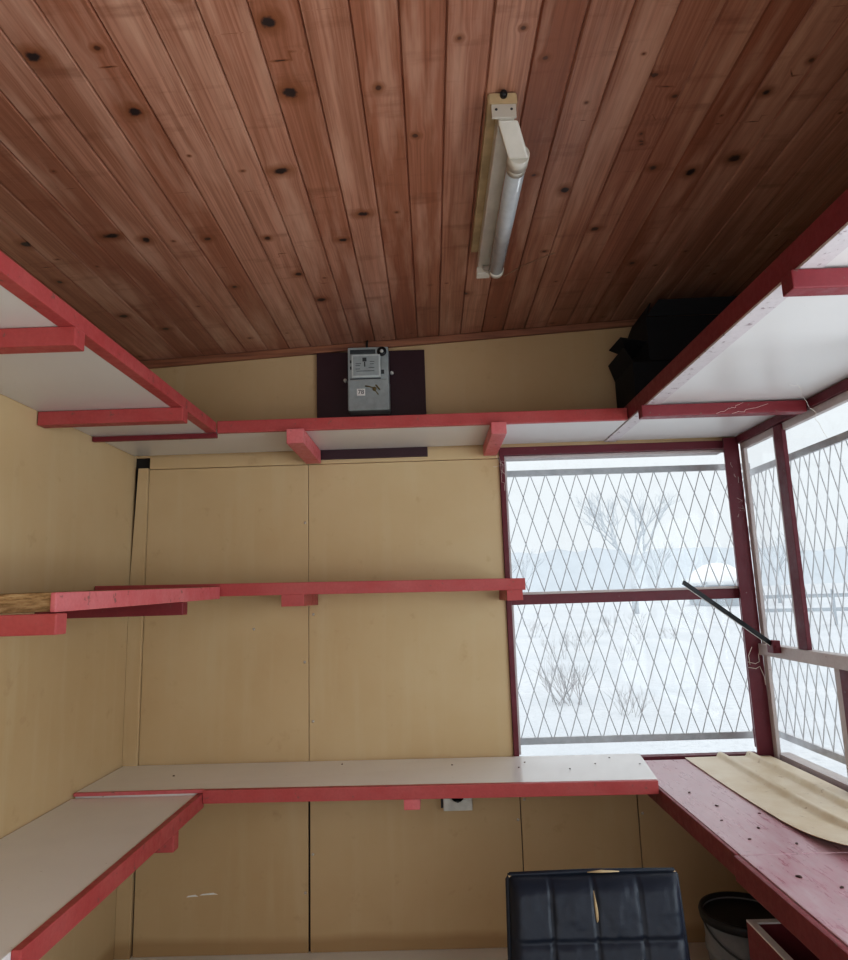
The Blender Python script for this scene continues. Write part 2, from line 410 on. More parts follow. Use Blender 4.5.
mb.skew([(a, YB-.018, ceil_z(a)-.032), (b, YB-.018, ceil_z(b)-.026), (b, YB, ceil_z(b)-.026), (a, YB, ceil_z(a)-.032), (a, YB-.022, ceil_z(a)-.001), (b, YB-.022, ceil_z(b)-.001), (b, YB, ceil_z(b)-.001), (a, YB, ceil_z(a)-.001)], .003)
struct(mb.build('trim_1', M['trim']))

# ------------------------------------------------------------------ windows
def pane(parent, *b): return MB().box(*b).build('pane', M['glass'], parent)
w1 = sroot('window_1', (.75, YB, .6))
part('side_post', M['burgundy'], w1, .286, .306, YB-.012, YB+.08, .645, 1.82)
part('top_rail', M['burgundy'], w1, .286, XR, YB-.014, YB+.08, 1.806, 1.838)
part('inner_bead', M['cream_frame'], w1, .306, 1.195, YB+.01, YB+.075, 1.796, 1.806)
part('inner_bead', M['cream_frame'], w1, .306, .316, YB+.01, YB+.075, .655, 1.80)
part('middle_rail', M['burgundy'], w1, .306, 1.20, YB-.006, YB+.07, 1.212, 1.250)
part('weathered_ledge', M['cream_frame'], w1, .306, 1.20, YB-.010, YB+.07, 1.250, 1.260)
part('sill_rail', M['burgundy'], w1, .286, 1.20, YB-.010, YB+.029, .60, .640)
pane(w1, .306, 1.20, YB+.030, YB+.034, 1.258, 1.80); pane(w1, .306, 1.20, YB+.030, YB+.034, .62, 1.214)
part('outer_sill', M['cream_frame'], w1, .286, 1.20, YB+.036, YB+.10, .58, .612)
o = MB().skew([(1.184, YB-.034, .60), (1.246, YB-.034, .60), (1.246, YB+.002, .60), (1.197, YB+.002, .60), (1.178, YB-.034, 1.845), (1.239, YB-.034, 1.845), (1.239, YB+.002, 1.845), (1.191, YB+.002, 1.845)], .003).build('trim_2', M['burgundy']); struct(o)
part('side_post', M['burgundy'], w1, 1.225, 1.246, YB+.004, YB+.08, .645, 1.82)
w2 = sroot('window_2', (XR, 1.2, .6))
part('top_rail', M['burgundy'], w2, XR-.012, XR+.05, -.3, YB-.036, 1.818, 1.846)
part('head_bead', M['cream_frame'], w2, XR+.002, XR+.022, -.3, YB-.036, 1.792, 1.818)
part('corner_bead', M['cream_frame'], w2, XR+.002, XR+.016, YB-.066, YB-.036, .63, 1.80)
part('middle_rail', M['cream_frame'], w2, XR-.012, XR+.03, -.3, YB-.036, 1.000, 1.042)
part('sill_rail', M['cream_frame'], w2, XR+.012, XR+.06, -.3, YB-.036, .585, .648)
part('sill_strip', M['burg_board'], w2, XR-.006, XR+.010, -.3, YB-.036, .60, .622)
for y0, y1 in ((2.330, 2.385), (1.50, 1.56), (.70, .76), (-.1, -.04)):
    part('mullion', M['burgundy'], w2, XR-.004, XR+.012, y0, y1, 1.042, 1.816)
    part('mullion_bead', M['cream_frame'], w2, XR+.002, XR+.012, y1, y1+.020, 1.042, 1.80)
for y0, y1 in ((2.105, 2.165), (1.35, 1.41), (.55, .61)):
    part('mullion', M['burgundy'], w2, XR-.004, XR+.012, y0, y1, .632, 1.0)
    part('mullion_bead', M['cream_frame'], w2, XR+.0, XR+.012, y1, y1+.035, .632, 1.0)
pane(w2, XR+.013, XR+.016, -.3, YB-.036, 1.04, 1.80); pane(w2, XR+.013, XR+.016, -.3, YB-.036, .63, 1.01)
# outside the windows: expanded-diamond security grilles
def grille(name, label, origin, u, length, z0, z1, pitch, rise, ends):
    g = thing(name, label, 'window grille', (origin[0], origin[1], z0))
    O = Vector((origin[0], origin[1], 0)); U = Vector(u)
    mb = MB()
    slope = 2*(rise/2)/(pitch)     # dz per du
    k = -int((z1-z0)/slope/pitch)-2
    H = z1-z0
    while k*pitch < length+H/slope+pitch:
        for sg in (1, -1):
            s0 = k*pitch; s1 = s0+sg*H/slope; a, b = 0., 1.
            lo, hi = (s0, s1) if sg > 0 else (s1, s0)
            # clip to [0,length]
            t0, t1 = 0., 1.
            for lim, sign in ((0, 1), (length, -1)):
                f0, f1 = sign*(s0-lim), sign*(s1-lim)
                if f0 < 0 and f1 < 0: t0, t1 = 1, 0; break
                if f0 < 0: t0 = max(t0, f0/(f0-f1))
                elif f1 < 0: t1 = min(t1, f0/(f0-f1))
            if t1-t0 > .02:
                nrm = Vector((U.y, -U.x, 0))*(.003*sg)
                P = [O+U*(s0+(s1-s0)*t)+Vector((0, 0, z0+H*t))+nrm for t in (t0, t1)]
                mb.tube(P, .0021, 6, False)
        k += 1
    mb.build('wire_mesh', M['wire'], g)
    def pt(s, z): return O+U*s+Vector((0, 0, z))
    mb = MB()
    mb.bar(pt(0, z1), pt(length, z1), .012, .026); mb.bar(pt(0, z0), pt(length, z0), .012, .026)
    for s in ends: mb.bar(pt(s, z0), pt(s, z1), .024, .012, 0, (U.x, U.y, 0))
    mb.build('grille_frame', M['grey_metal'], g)
    return g
grille('security_grille', 'grey diamond wire grille outside the back window beside the tan wall', (.20, 2.85), (1, 0, 0), 1.16, .675, 1.757, .0655, .196, (0,))
grille('security_grille.001', 'grey diamond wire grille outside the side window over the red counter, first from corner', (1.385, 2.98), (0, -1, 0), .90, .665, 1.738, .0655, .196, (.90,))
grille('security_grille.002', 'grey diamond wire grille outside the side window, second from the corner post', (1.385, 2.04), (0, -1, 0), .95, .665, 1.738, .0655, .196, (0, .95))

# ------------------------------------------------------------------ upper shelves
ZU = 1.85
t = thing('upper_shelf', 'high white shelf with salmon red rail along the plain tan side wall', 'shelf', (XL+.2, 1.2, ZU))
part('board', M['white'], t, XL+.002, -.782, .30, 2.334, ZU, ZU+.018)
part('front_rail', M['red'], t, -.782, -.746, .30, 2.334, ZU-.001, ZU+.036, bevel=.003)
for y0 in (.65, 1.365, 1.998):
    part('bracket', M['red'], t, XL+.003, -.742, y0, y0+.042, ZU-.044, ZU-.001, bevel=.003)
t = thing('upper_shelf.001', 'high white shelf with red rail running over the back window, below the electricity meter', 'shelf', (-.2, 2.5, ZU))
part('board', M['white'], t, XL+.002, .709, 2.352, YB-.018, ZU, ZU+.018)
part('front_rail', M['red'], t, -.745, .708, 2.335, 2.372-.02, ZU-.002, ZU+.042, bevel=.003)
part('rail_extension', M['crimson'], t, XL+.003, -.746, 2.335, 2.352, ZU-.018, ZU-.001, bevel=.002)
part('bracket', M['red_pale'], t, -.492, -.432, 2.305, YB-.020, ZU-.055, ZU-.002, bevel=.003)
part('bracket', M['red_pale'], t, .222, .276, 2.305, YB-.018, ZU-.045, ZU-.002, bevel=.003)
t = thing('upper_shelf.002', 'high white shelf with dark crimson rail above the side window and red counter', 'shelf', (.97, 1.4, ZU))
part('board', M['white'], t, .738, XR-.004, .30, YB-.018, ZU, ZU+.018)
part('front_rail', M['crimson'], t, .710, .738, .30, YB-.018, ZU+.003, ZU+.055, bevel=.002)
part('rail_underside', M['scratched'], t, .7105, .756, .30, YB-.018, ZU-.004, ZU+.002, bevel=.001, label='scratched pale underside strip')
for y0 in (.50, 1.205, 2.135):
    part('bracket', M['crimson'], t, .694, XR-.016, y0, y0+.040, ZU-.044, ZU-.005, bevel=.003)

# ------------------------------------------------------------------ middle shelves
t = thing('middle_shelf', 'short eye-level shelf with pink-red rail and raw cut end on side wall', 'shelf', (-.97, 1.9, 1.26))
mb = MB(); mb.skew([(-1.188, 1.358, 1.247), (-.755, 1.358, 1.250), (-.755, 2.40, 1.290), (-1.188, 2.40, 1.290), (-1.188, 1.358, 1.286), (-.755, 1.358, 1.288), (-.755, 2.40, 1.312), (-1.188, 2.40, 1.312)], .003)
o = mb.build('board', M['raw'], t); o['label'] = 'raw wood board, rough at the cut end'
mb = MB(); mb.skew([(-.754, 1.352, 1.249), (-.742, 1.352, 1.249), (-.742, 2.400, 1.269), (-.754, 2.400, 1.269), (-.754, 1.352, 1.288), (-.742, 1.352, 1.288), (-.742, 2.400, 1.311), (-.754, 2.400, 1.311)], .003)
mb.build('front_rail', M['red_pale'], t)
part('bracket', M['red'], t, XL+.003, -.730, 1.335, 1.375, 1.206, 1.247, bevel=.003)
part('bracket', M['crimson'], t, XL+.003, -.744, 2.05, 2.09, 1.224, 1.262, bevel=.003)
t = thing('middle_shelf.001', 'long eye-level shelf with red rail across the tan back wall', 'shelf', (-.2, 2.55, 1.29))
mb = MB(); mb.skew([(-1.185, 2.418, 1.300), (.29, 2.418, 1.288), (.29, YB-.003, 1.288), (-1.185, YB-.003, 1.300), (-1.185, 2.418, 1.316), (.29, 2.418, 1.304), (.29, YB-.003, 1.304), (-1.185, YB-.003, 1.316)], .001)
mb.build('board', M['white'], t)
mb = MB(); mb.skew([(-1.185, 2.402, 1.282), (.325, 2.402, 1.268), (.325, 2.418, 1.268), (-1.185, 2.418, 1.282), (-1.185, 2.402, 1.327), (.325, 2.402, 1.309), (.325, 2.418, 1.309), (-1.185, 2.418, 1.327)], .002)
mb.build('front_rail', M['red'], t)
part('bracket', M['red'], t, -.528, -.448, 2.40, YB-.004, 1.236, 1.277, bevel=.002)
part('bracket', M['red'], t, .258, .314, 2.40, YB-.022, 1.233, 1.270, bevel=.002)

# ------------------------------------------------------------------ lower counters
t = thing('side_counter', 'white laminate counter with red rail along the plain tan side wall', 'counter', (-.98, 1.8, .6))
part('top', M['white_lit'], t, XL+.003, -.783, .95, 2.322, .628, .647)
part('front_rail', M['red'], t, -.783, -.763, 1.345, 2.342, .604, .650, bevel=.003)
for y0 in (1.12, 2.085): part('bracket', M['red'], t, XL+.004, -.764, y0, y0+.04, .556, .604, bevel=.003)
part('leg', M['red'], t, -.825, -.785, .99, 1.03, 0, .627)
t = thing('back_counter', 'long white laminate counter with red rail along the back wall', 'counter', (-.2, 2.5, .62))
mb = MB(); mb.skew([(XL+.004, 2.345, .641), (.698, 2.305, .641), (.752, YB-.02, .636), (XL+.004, YB-.004, .641), (XL+.004, 2.345, .660), (.698, 2.305, .660), (.752, YB-.02, .655), (XL+.004, YB-.004, .660)], .001)
mb.build('top', M['white_lit'], t)
mb = MB(); mb.skew([(-.762, 2.322, .620), (.694, 2.285, .620), (.694, 2.304, .620), (-.762, 2.342, .620), (-.762, 2.322, .661), (.694, 2.285, .661), (.694, 2.304, .661), (-.762, 2.342, .661)], .002)
mb.build('front_rail', M['red'], t)
part('rail_extension', M['red_pale'], t, XL+.005, -.763, 2.331, 2.344, .6505, .661, bevel=.001)
part('bracket', M['red_pale'], t, -.113, -.061, 2.312, YB-.004, .586, .620, bevel=.003)
t = thing('serving_counter', 'worn red painted counter under the side window with tan metal sheet on it', 'counter', (1.0, 1.6, .55))
part('top_board', M['redtop'], t, .706, XR-.005, 1.735, 2.660, .612, .635, bevel=.003)
part('top_board', M['redtop'], t, .706, XR-.005, .60, 1.7315, .612, .635, bevel=.003)
part('front_rail', M['crimson'], t, .696, .7055, 1.745, 2.660, .580, .634, bevel=.003)
part('front_rail', M['crimson'], t, .690, .7055, .60, 1.742, .576, .633, bevel=.004)
part('leg', M['crimson'], t, 1.19, XR-.004, .62, .67, 0, .611)
part('leg', M['crimson'], t, .715, .755, .62, .67, 0, .611)
part('leg', M['crimson'], t, 1.19, XR-.004, 2.60, 2.65, 0, .611)

# ------------------------------------------------------------------ ribbed metal sheet on the counter
def metal_sheet():
    rows = []; nx, ny = 120, 40
    for j in range(ny+1):
        v = j/ny; y = 1.665+(2.660-1.665)*v
        row = []
        for i in range(nx+1):
            u = i/nx
            left = .912-.006*math.sin(PI*v)+(.030*(1-v)**8)
            x = left+(1.226-left)*u
            z = .6385
            for c in (.42, .76):
                d = (u-c)/.040; z += .016*math.exp(-d*d*d*d)
            lift = max(0, 1-v/.30)
            z += .030*lift**2*(1-.5*u)+.002*math.sin(7*v+3*u)*.5+.0015
            row.append((x, y, z))
        rows.append(row)
    mb = MB().grid(rows); o = mb.build('metal_sheet', M['sheet'])
    s = o.modifiers.new('thickness', 'SOLIDIFY'); s.thickness = .0015
    tag(o, 'tan ribbed metal sheet with lifted corner lying on the red counter', 'metal sheet')
metal_sheet()
# ------------------------------------------------------------------ stay bar leaning out from the side window
t = thing('window_stay_bar', 'thin dark metal bar slanting into the room from the side window rail', 'bar', (1.215, 2.52, 1.045))
MB().bar((1.205, 2.510, 1.052), (.871, 2.40, 1.278), .006, .016, .001).build('bar', M['black_plastic'], t)
MB().bar((1.205, 2.5125, 1.0425), (.885, 2.407, 1.259), .004, .003).build('pale_edge', M['offwhite'], t)
mb = MB(); mb.box(1.200, 1.2275, 2.49, 2.535, 1.020, 1.064, .002); mb.tube([(1.212, 2.485, 1.045), (1.212, 2.54, 1.045)], .006, 10); mb.build('hinge_block', M['burgundy'], t)

# ------------------------------------------------------------------ electricity meter on a dark board
o = MB().box(-.448, -.002, YB-.016, YB-.0045, 1.812, 2.262, .002).build('meter_board', M['burg_board'])
tag(o, 'dark burgundy board on the back wall behind the electricity meter', 'board')
t = thing('electricity_meter', 'grey electricity meter with glass window on the dark burgundy board', 'electricity meter', (-.232, YB-.016, 2.005))
MB().box(-.313, -.148, YB-.075, YB-.0165, 2.1220, 2.2590, .006).build('upper_case', M['silver'], t)
MB().box(-.313, -.146, YB-.088, YB-.0165, 1.9900, 2.1210, .008).build('terminal_cover', M['silver'], t)
MB().box(-.302, -.200, YB-.079, YB-.074, 2.2300, 2.2470, .001).build('nameplate_band', M['dark_grey'], t)
fr = MB().box(-.297, -.180, YB-.083, YB-.074, 2.1290, 2.2250, .003).build('dial_window', M['meter_face'], t)
mb = MB(); mb.box(-.290, -.187, YB-.0842, YB-.0828, 2.1370, 2.2180); mb.build('dial_plate', M['silver'], fr)
mb = MB()
for x0, x1, z0, z1 in ((-.252, -.236, 2.1950, 2.2110), (-.246, -.241, 2.1730, 2.1930), (-.280, -.262, 2.1770, 2.1790), (-.280, -.258, 2.1850, 2.1870), (-.280, -.262, 2.1630, 2.1650), (-.222, -.204, 2.1930, 2.1950), (-.222, -.206, 2.1830, 2.1850), (-.228, -.205, 2.1670, 2.1690), (-.276, -.205, 2.1540, 2.1560)):
    mb.box(x0, x1, YB-.0850, YB-.0841, z0, z1)
mb.build('printed_marks', M['dark_grey'], fr)
MB().lathe((-.174, YB-.0755, 2.2370), [(.019, 0), (.019, -.006), (.0008, -.007)], 24, 'y').build('screw_recess', M['black_plastic'], t)
MB().lathe((-.174, YB-.083, 2.2370), [(.0075, 0), (.0065, -.004), (.0006, -.005)], 16, 'y').build('screw', M['offwhite'], t)
mb = MB(); mb.box(-.176, -.158, YB-.079, YB-.074, 2.1370, 2.2120, .001); mb.build('side_plate', M['silver'], t)
mb = MB(); mb.box(-.178, -.166, YB-.081, YB-.078, 2.1420, 2.1590); mb.box(-.303, -.297, YB-.079, YB-.074, 2.1920, 2.2030); mb.box(-.303, -.297, YB-.079, YB-.074, 2.1650, 2.1770); mb.box(-.304, -.180, YB-.078, YB-.074, 2.1240, 2.1270); mb.build('dark_slots', M['dark_grey'], t)
mb = MB(); mb.tube([(-.242, YB-.091, 2.0900), (-.225, YB-.092, 2.0870), (-.208, YB-.093, 2.0810)], .0022, 6); mb.lathe((-.205, YB-.092, 2.0760), [(.008, 0), (.008, -.004), (.0006, -.0045)], 12, 'y')
mb.tube([(-.200, YB-.092, 2.0930), (-.192, YB-.093, 2.0830), (-.184, YB-.092, 2.0730)], .003, 6); mb.tube([(-.203, YB-.092, 2.0710), (-.190, YB-.092, 2.0530)], .002, 6); mb.build('seal_wire', M['brass'], t)
st = MB().box(-.276, -.243, YB-.0895, YB-.0878, 2.0510, 2.0800, .0005).build('number_sticker', M['white_card'], t)
cu = bpy.data.curves.new('tmp', 'FONT'); cu.body = '78'; cu.size = .025; cu.align_x = 'CENTER'; cu.align_y = 'CENTER'; cu.extrude = .0002
to = bpy.data.objects.new('tmp', cu); COL.objects.link(to); bpy.context.view_layer.update()
me = bpy.data.meshes.new_from_object(to.evaluated_get(bpy.context.evaluated_depsgraph_get())); bpy.data.objects.remove(to)
me.materials.append(M['dark_grey'])
me.transform(Matrix.Translation(Vector((-.2595, YB-.0899, 2.0655))-Vector(t['_o'])) @ Matrix.Rotation(PI/2, 4, 'X'))
o = bpy.data.objects.new('sticker_number', me); COL.objects.link(o); o.parent = st
for x, z in ((-.330, 2.1370), (-.138, 2.1630)): MB().lathe((x, YB-.017, z), [(.0075, 0), (.0075, -.012), (.004, -.016), (.0006, -.017)], 14, 'y').build('fixing_screw', M['offwhite'], t)
MB().tube([(-.238, YB-.04, 2.2550), (-.238, YB-.035, 2.2850), (-.236, YB-.03, 2.3025)], .0045, 8).build('supply_cable', M['black_plastic'], t)
# ------------------------------------------------------------------ socket outlet under the back counter
t = thing('wall_socket', 'white square wall socket below the back counter rail', 'socket', (.068, YB, .5))
MB().box(.015, .122, YB-.030, YB-.002, .474, .580, .004).build('socket_plate', M['offwhite'], t)
MB().lathe((.068, YB-.0305, .532), [(.030, 0), (.030, -.003), (.025, -.003), (.022, .012), (.0006, .012)], 28, 'y').build('socket_well', M['offwhite'], t)
mb = MB(); mb.lathe((.068, YB-.0335, .532), [(.0262, 0), (.0262, -.0006), (.0236, -.0006), (.0236, 0)], 28, 'y')
for dx in (-.010, .010): mb.lathe((.068+dx, YB-.020, .532), [(.003, 0), (.003, -.0006), (.0004, -.0007)], 10, 'y')
mb.box(.064, .072, YB-.0345, YB-.028, .505, .512); mb.build('contact_hole', M['black_plastic'], t)
MB().box(.006, .0145, YB-.026, YB-.002, .485, .565, .001).build('back_box', M['black_plastic'], t)

# ------------------------------------------------------------------ fluorescent light on the ceiling
t = thing('fluorescent_light', 'unlit fluorescent tube light in a cream fitting on the pine ceiling', 'light fixture', (.185, 1.66, 2.325))
MB().box(.174, .209, 1.316, 2.02, 2.264, 2.301, .003).build('housing', M['ballast'], t)
MB().box(.153, .217, 1.312, 1.96, 2.3015, 2.3225, .002).build('wooden_base', M['yellowed'], t)
o = MB().box(.156, .214, 1.3085, 1.3118, 2.297, 2.3225, .001).build('end_plate', M['yellowed'], t)
MB().box(.160, .213, 1.3095, 1.3155, 2.265, 2.2965, .001).build('end_cover', M['ballast'], t)
MB().lathe((.187, 1.3085, 2.316), [(.008, 0), (.008, -.008), (.005, -.011), (.0006, -.0115)], 14, 'y').build('cable_plug', M['black_plastic'], t)
for x in (.170, .203): MB().lathe((x, 1.3095, 2.284), [(.003, 0), (.0025, -.0015), (.0004, -.002)], 10, 'y').build('screw', M['dark_grey'], t)
def holder(y, s):
    mb = MB()
    mb.skew([(.172, y, 2.262), (.217, y, 2.262), (.217, y+s*.022, 2.270), (.172, y+s*.022, 2.270), (.200, y+s*.060, 2.208), (.246, y+s*.060, 2.208), (.246, y+s*.082, 2.244), (.200, y+s*.082, 2.244)], .006)
    mb.tube([(.224, y+s*.064, 2.225), (.224, y+s*.102, 2.225)], .0245, 20)
    return mb.build('tube_holder', M['ballast'], t)
holder(1.314, 1)
tb = MB().tube([(.224, 1.415, 2.225), (.223, 1.930, 2.225)], .0218, 24).build('tube', M['tube'], t)
for y0, y1 in ((1.412, 1.436), (1.918, 1.940)): MB().tube([(.224, y0, 2.225), (.224, y1, 2.225)], .0226, 24).build('end_cap', M['ballast'], tb)
mb = MB(); mb.box(.170, .212, 1.985, 2.022, 2.244, 2.266, .003); mb.skew([(.185, 1.945, 2.24), (.235, 1.945, 2.21), (.235, 1.955, 2.21), (.185, 1.955, 2.24), (.185, 1.975, 2.268), (.215, 1.975, 2.268), (.215, 1.99, 2.268), (.185, 1.99, 2.268)], .002)
mb.build('tube_holder', M['ballast'], t)
o = MB().tube([(.226, 1.942, 2.228), (.250, 2.02, 2.300), (.279, 2.18, 2.3265), (.34, 2.11, 2.331), (.43, 2.045, 2.336)], .0016, 6).build('ceiling_wire', M['old_wire'], None)
tag(o, 'thin loose pale wire trailing across ceiling from far end of tube light', 'wire')

# ------------------------------------------------------------------ black boxes on the far shelf end
def open_box(name, label, x0, x1, y0, y1, z0, z1, flaps):
    t = thing(name, label, 'box', ((x0+x1)/2, (y0+y1)/2, z0))
    th = .004; mb = MB()
    mb.box(x0, x1, y0, y0+th, z0, z1); mb.box(x0, x1, y1-th, y1, z0, z1); mb.box(x0, x0+th, y0+th, y1-th, z0, z1); mb.box(x1-th, x1, y0+th, y1-th, z0, z1); mb.box(x0+th, x1-th, y0+th, y1-th, z0, z0+th)
    mb.build('carton', M['black_card'], t)
    for f in flaps:
        a, b, c, d = [Vector(p) for p in f]; n = (b-a).cross(d-a).normalized()*.003
        MB().skew([a, b, c, d, a+n, b+n, c+n, d+n]).build('flap', M['black_card'], t)
    return t
open_box('black_carton', 'lower of two dark cartons, on the dark shelf corner', .765, 1.14, 2.41, 2.655, 1.8695, 2.085,
    [((.765, 2.41, 2.086), (.765, 2.655, 2.086), (.742, 2.655, 2.155), (.742, 2.43, 2.150))])
open_box('black_carton.001', 'upper of two dark cartons, stacked just under the ceiling', .825, 1.18, 2.40, 2.66, 2.0865, 2.255,
    [((.825, 2.40, 2.256), (1.18, 2.40, 2.256), (1.18, 2.385, 2.318), (.872, 2.385, 2.314)), ((.825, 2.40, 2.256), (.825, 2.66, 2.256), (.852, 2.66, 2.318), (.852, 2.42, 2.318)), ((.823, 2.41, 2.160), (.823, 2.60, 2.160), (.735, 2.60, 2.200), (.727, 2.41, 2.180))])

# ------------------------------------------------------------------ chair
def chair():
    t = thing('office_chair', 'black tufted leatherette chair with torn seams in front of back wall', 'chair', (.305, 1.28, 0))
    yt, zt = 1.50, .698; x0t, x1t, x0b, x1b = .134, .474, .120, .462; zb = .40; yb = 1.40
    def P(u, v, d):   # u 0..1 across, v 0 bottom..1 top, d forward bulge
        x = (x0b+(x0t-x0b)*v)*(1-u)+(x1b+(x1t-x1b)*v)*u
        return Vector((x, yb+(yt-yb)*v-d, zb+(zt-zb)*v))
    nu, nv = 72, 60; us = (.24, .49, .745); vs = (.30, .66)
    rows = []
    for j in range(nv+1):
        v = j/nv; row = []
        for i in range(nu+1):
            u = i/nu
            du = min(abs(u-a) for a in us); dv = min(abs(v-a) for a in vs)
            eu = min(u, 1-u); ev = min(v, 1-v)
            b = .040
            b -= .010*math.exp(-(du/.008)**2)+.009*math.exp(-(dv/.010)**2)
            b += .003*(1-math.exp(-(du/.08)**2))*(1-math.exp(-(dv/.10)**2))
            edge = min(1, eu/.07)*1.0; edge = math.sqrt(max(0, 1-(1-edge)**2)); e2 = min(1, ev/.085); e2 = math.sqrt(max(0, 1-(1-e2)**2))
            wr_ = .0022*mnoise.noise(Vector((u*14, v*9, 3.1)))+.0015*mnoise.noise(Vector((u*40, v*30, 1.)))
            row.append(P(u, v, (b+wr_)*edge*e2))
        rows.append(row)
    mb = MB().grid(rows)
    back = [[P(i/nu, j/nv, 0)+Vector((0, .030*min(1, min(i/nu, 1-i/nu)/.03)*min(1, min(j/nv, 1-j/nv)/.05), 0)) for i in range(nu+1)] for j in range(nv+1)]
    mb.grid(back); bmesh.ops.remove_doubles(mb.bm, verts=mb.bm.verts[:], dist=.0006)
    br = mb.build('backrest', M['leather'], t)
    mb = MB(); pts = [P(0, 0, .002), P(0, .97, .002), P(.012, .995, .004), P(.5, 1.005, .006), P(.988, .995, .004), P(1, .97, .002), P(1, 0, .002)]
    mb.tube(pts, .0048, 8); mb.build('piping', M['leather'], br)
    def tear(pts, rad):
        o = MB().tube(pts, rad, 6).build('torn_seam', M['foam'], br); o['label'] = 'pale foam showing through torn seam'
    tear([P(.47, 1.004, .011), P(.55, 1.008, .012), P(.66, 1.004, .011)], [.001, .0032, .001])
    tear([P(.485, .93, .034), P(.490, .85, .036), P(.494, .78, .035), P(.497, .74, .031)], [.0012, .003, .0036, .001])
    for u in (.012, .985): tear([P(u, .985, .004), P(u, .995, .008)], [.005, .003])
    mb = MB().box(.11, .475, 1.02, 1.415, .37, .43, .025); mb.build('seat', M['leather'], t)
    mb = MB(); mb.bar((.308, 1.36, .36), (.308, 1.475, .52), .05, .012); mb.build('back_support', M['black_plastic'], t)
    MB().lathe((.308, 1.22, 0), [(.028, .09), (.028, .30), (.05, .36), (.05, .372)], 20).build('pedestal', M['black_plastic'], t)
    for k in range(5):
        a = 2*PI*k/5+.3; d = Vector((math.cos(a), math.sin(a), 0)); c = Vector((.308, 1.22, .095))
        lg = MB().bar(c+d*.02, c+d*.26-Vector((0, 0, .03)), .04, .028, .004).build('base_leg', M['black_plastic'], t)
        e = c+d*.255; mb = MB(); n_ = Vector((-d.y, d.x, 0))
        mb.tube([e+n_*-.018+Vector((0, 0, -.070)), e+n_*.018+Vector((0, 0, -.070))], .025, 16); mb.tube([e+Vector((0, 0, -.06)), e+Vector((0, 0, -.028))], .006, 8); mb.build('caster', M['black_plastic'], lg)
chair()
# ------------------------------------------------------------------ bucket and red box below the counter
t = thing('bucket', 'grey plastic bucket with dark rim on the floor below the red counter', 'bucket', (.885, 2.20, 0))
MB().lathe((.885, 2.20, 0), [(0.0005, 0.0037), (0.0851, 0.0000), (0.0907, 0.0037), (0.1077, 0.2072), (0.1126, 0.2091), (0.1126, 0.2256), (0.1094, 0.2275), (0.1150, 0.3086), (0.1118, 0.3086), (0.1037, 0.1980), (0.0875, 0.0110), (0.0005, 0.0110)], 40).build('bucket_body', M['bucket'], t)
MB().lathe((.885, 2.20, 0), [(0.1142, 0.2928), (0.1215, 0.2947), (0.1239, 0.3113), (0.1199, 0.3205), (0.1118, 0.3186), (0.1118, 0.3040)], 40).build('rim', M['black_plastic'], t)
MB().tube([(.885+.121*math.cos(a), 2.20-.121*math.sin(a)*.98-.012*math.sin(a), .298-.13*math.sin(a)*.55) for a in [PI*k/16 for k in range(17)]], .003, 6).build('handle', M['dark_grey'], t)
MB().lathe((.885, 2.20, 0), [(0.0005, 0.2210), (0.0810, 0.2165), (0.1041, 0.2072)], 32).build('contents', M['black_plastic'], t)
t = thing('red_crate', 'dark red open-topped box with white edges standing below the red counter', 'box', (.92, 1.64, 0))
mb = MB(); x0, x1, y0, y1, h = .745, 1.12, 1.42, 1.838, .447
mb.box(x0, x0+.018, y0, y1, .01, h); mb.box(x1-.018, x1, y0, y1, .01, h); mb.box(x0+.018, x1-.018, y1-.018, y1, .01, h); mb.box(x0+.018, x1-.018, y0, y0+.018, .01, h); mb.box(x0+.018, x1-.018, y0+.018, y1-.018, .01, .03)
mb.box(x0+.01, x1-.01, y0+.01, y1-.01, 0, .012)
mb.build('box_body', M['crimson'], t)
mb = MB(); h0, h1 = h, h+.004
mb.box(x0, x0+.018, y0, y1, h0, h1); mb.box(x1-.018, x1, y0, y1, h0, h1); mb.box(x0+.018, x1-.018, y1-.018, y1, h0, h1); mb.box(x0+.018, x1-.018, y0, y0+.018, h0, h1)
mb.build('white_edging', M['white_card'], t)

# ------------------------------------------------------------------ crumbs, threads
def lump(name, label, p, s, mat, group, seed):
    bm = bmesh.new(); bmesh.ops.create_icosphere(bm, subdivisions=2, radius=1)
    for v in bm.verts:
        k = 1+.45*mnoise.noise(v.co*1.7+Vector((seed*3.1, 0, 0)))
        v.co = Vector((v.co.x*s[0]*k, v.co.y*s[1]*k, max(-.5, v.co.z)*s[2]*k))
    lo = min(v.co.z for v in bm.verts)
    mb = MB(); mb.bm.free(); mb.bm = bm
    bmesh.ops.rotate(bm, verts=bm.verts[:], matrix=Matrix.Rotation(seed*1.3, 3, 'Z'), cent=(0, 0, 0))
    bmesh.ops.translate(bm, verts=bm.verts[:], vec=Vector(p)+Vector((0, 0, -lo)))
    o = mb.build(name, mat); tag(o, label, 'debris', group); return o
for i, (x, y) in enumerate(((.31, 2.57), (.55, 2.52), (.62, 2.60), (.28, 2.50), (.45, 2.46), (.70, 2.50), (-.35, 2.62), (.05, 2.56), (-.93, 2.52))):
    lump('crumb', 'tiny dark crumb on the white back counter', (x, y, .660), (.0038, .003, .002), M['crumb'], 'crumbs on the white back counter', i)
for i, (x, y, s) in enumerate(((.80, 2.32, 1), (.83, 2.18, 1), (.79, 2.05, .8), (.86, 1.98, 1), (.92, 2.10, .8), (.90, 1.86, .9), (.80, 1.66, 1.2), (.86, 1.60, 1.), (.83, 1.50, 1.3), (.80, 1.90, .8))):
    lump('wood_chip', 'small dark chip on the worn red counter', (x*.965, y*.965, .635), (.006*s, .0035*s, .002*s), M['crumb'], 'small chips on the red counter', i+20)
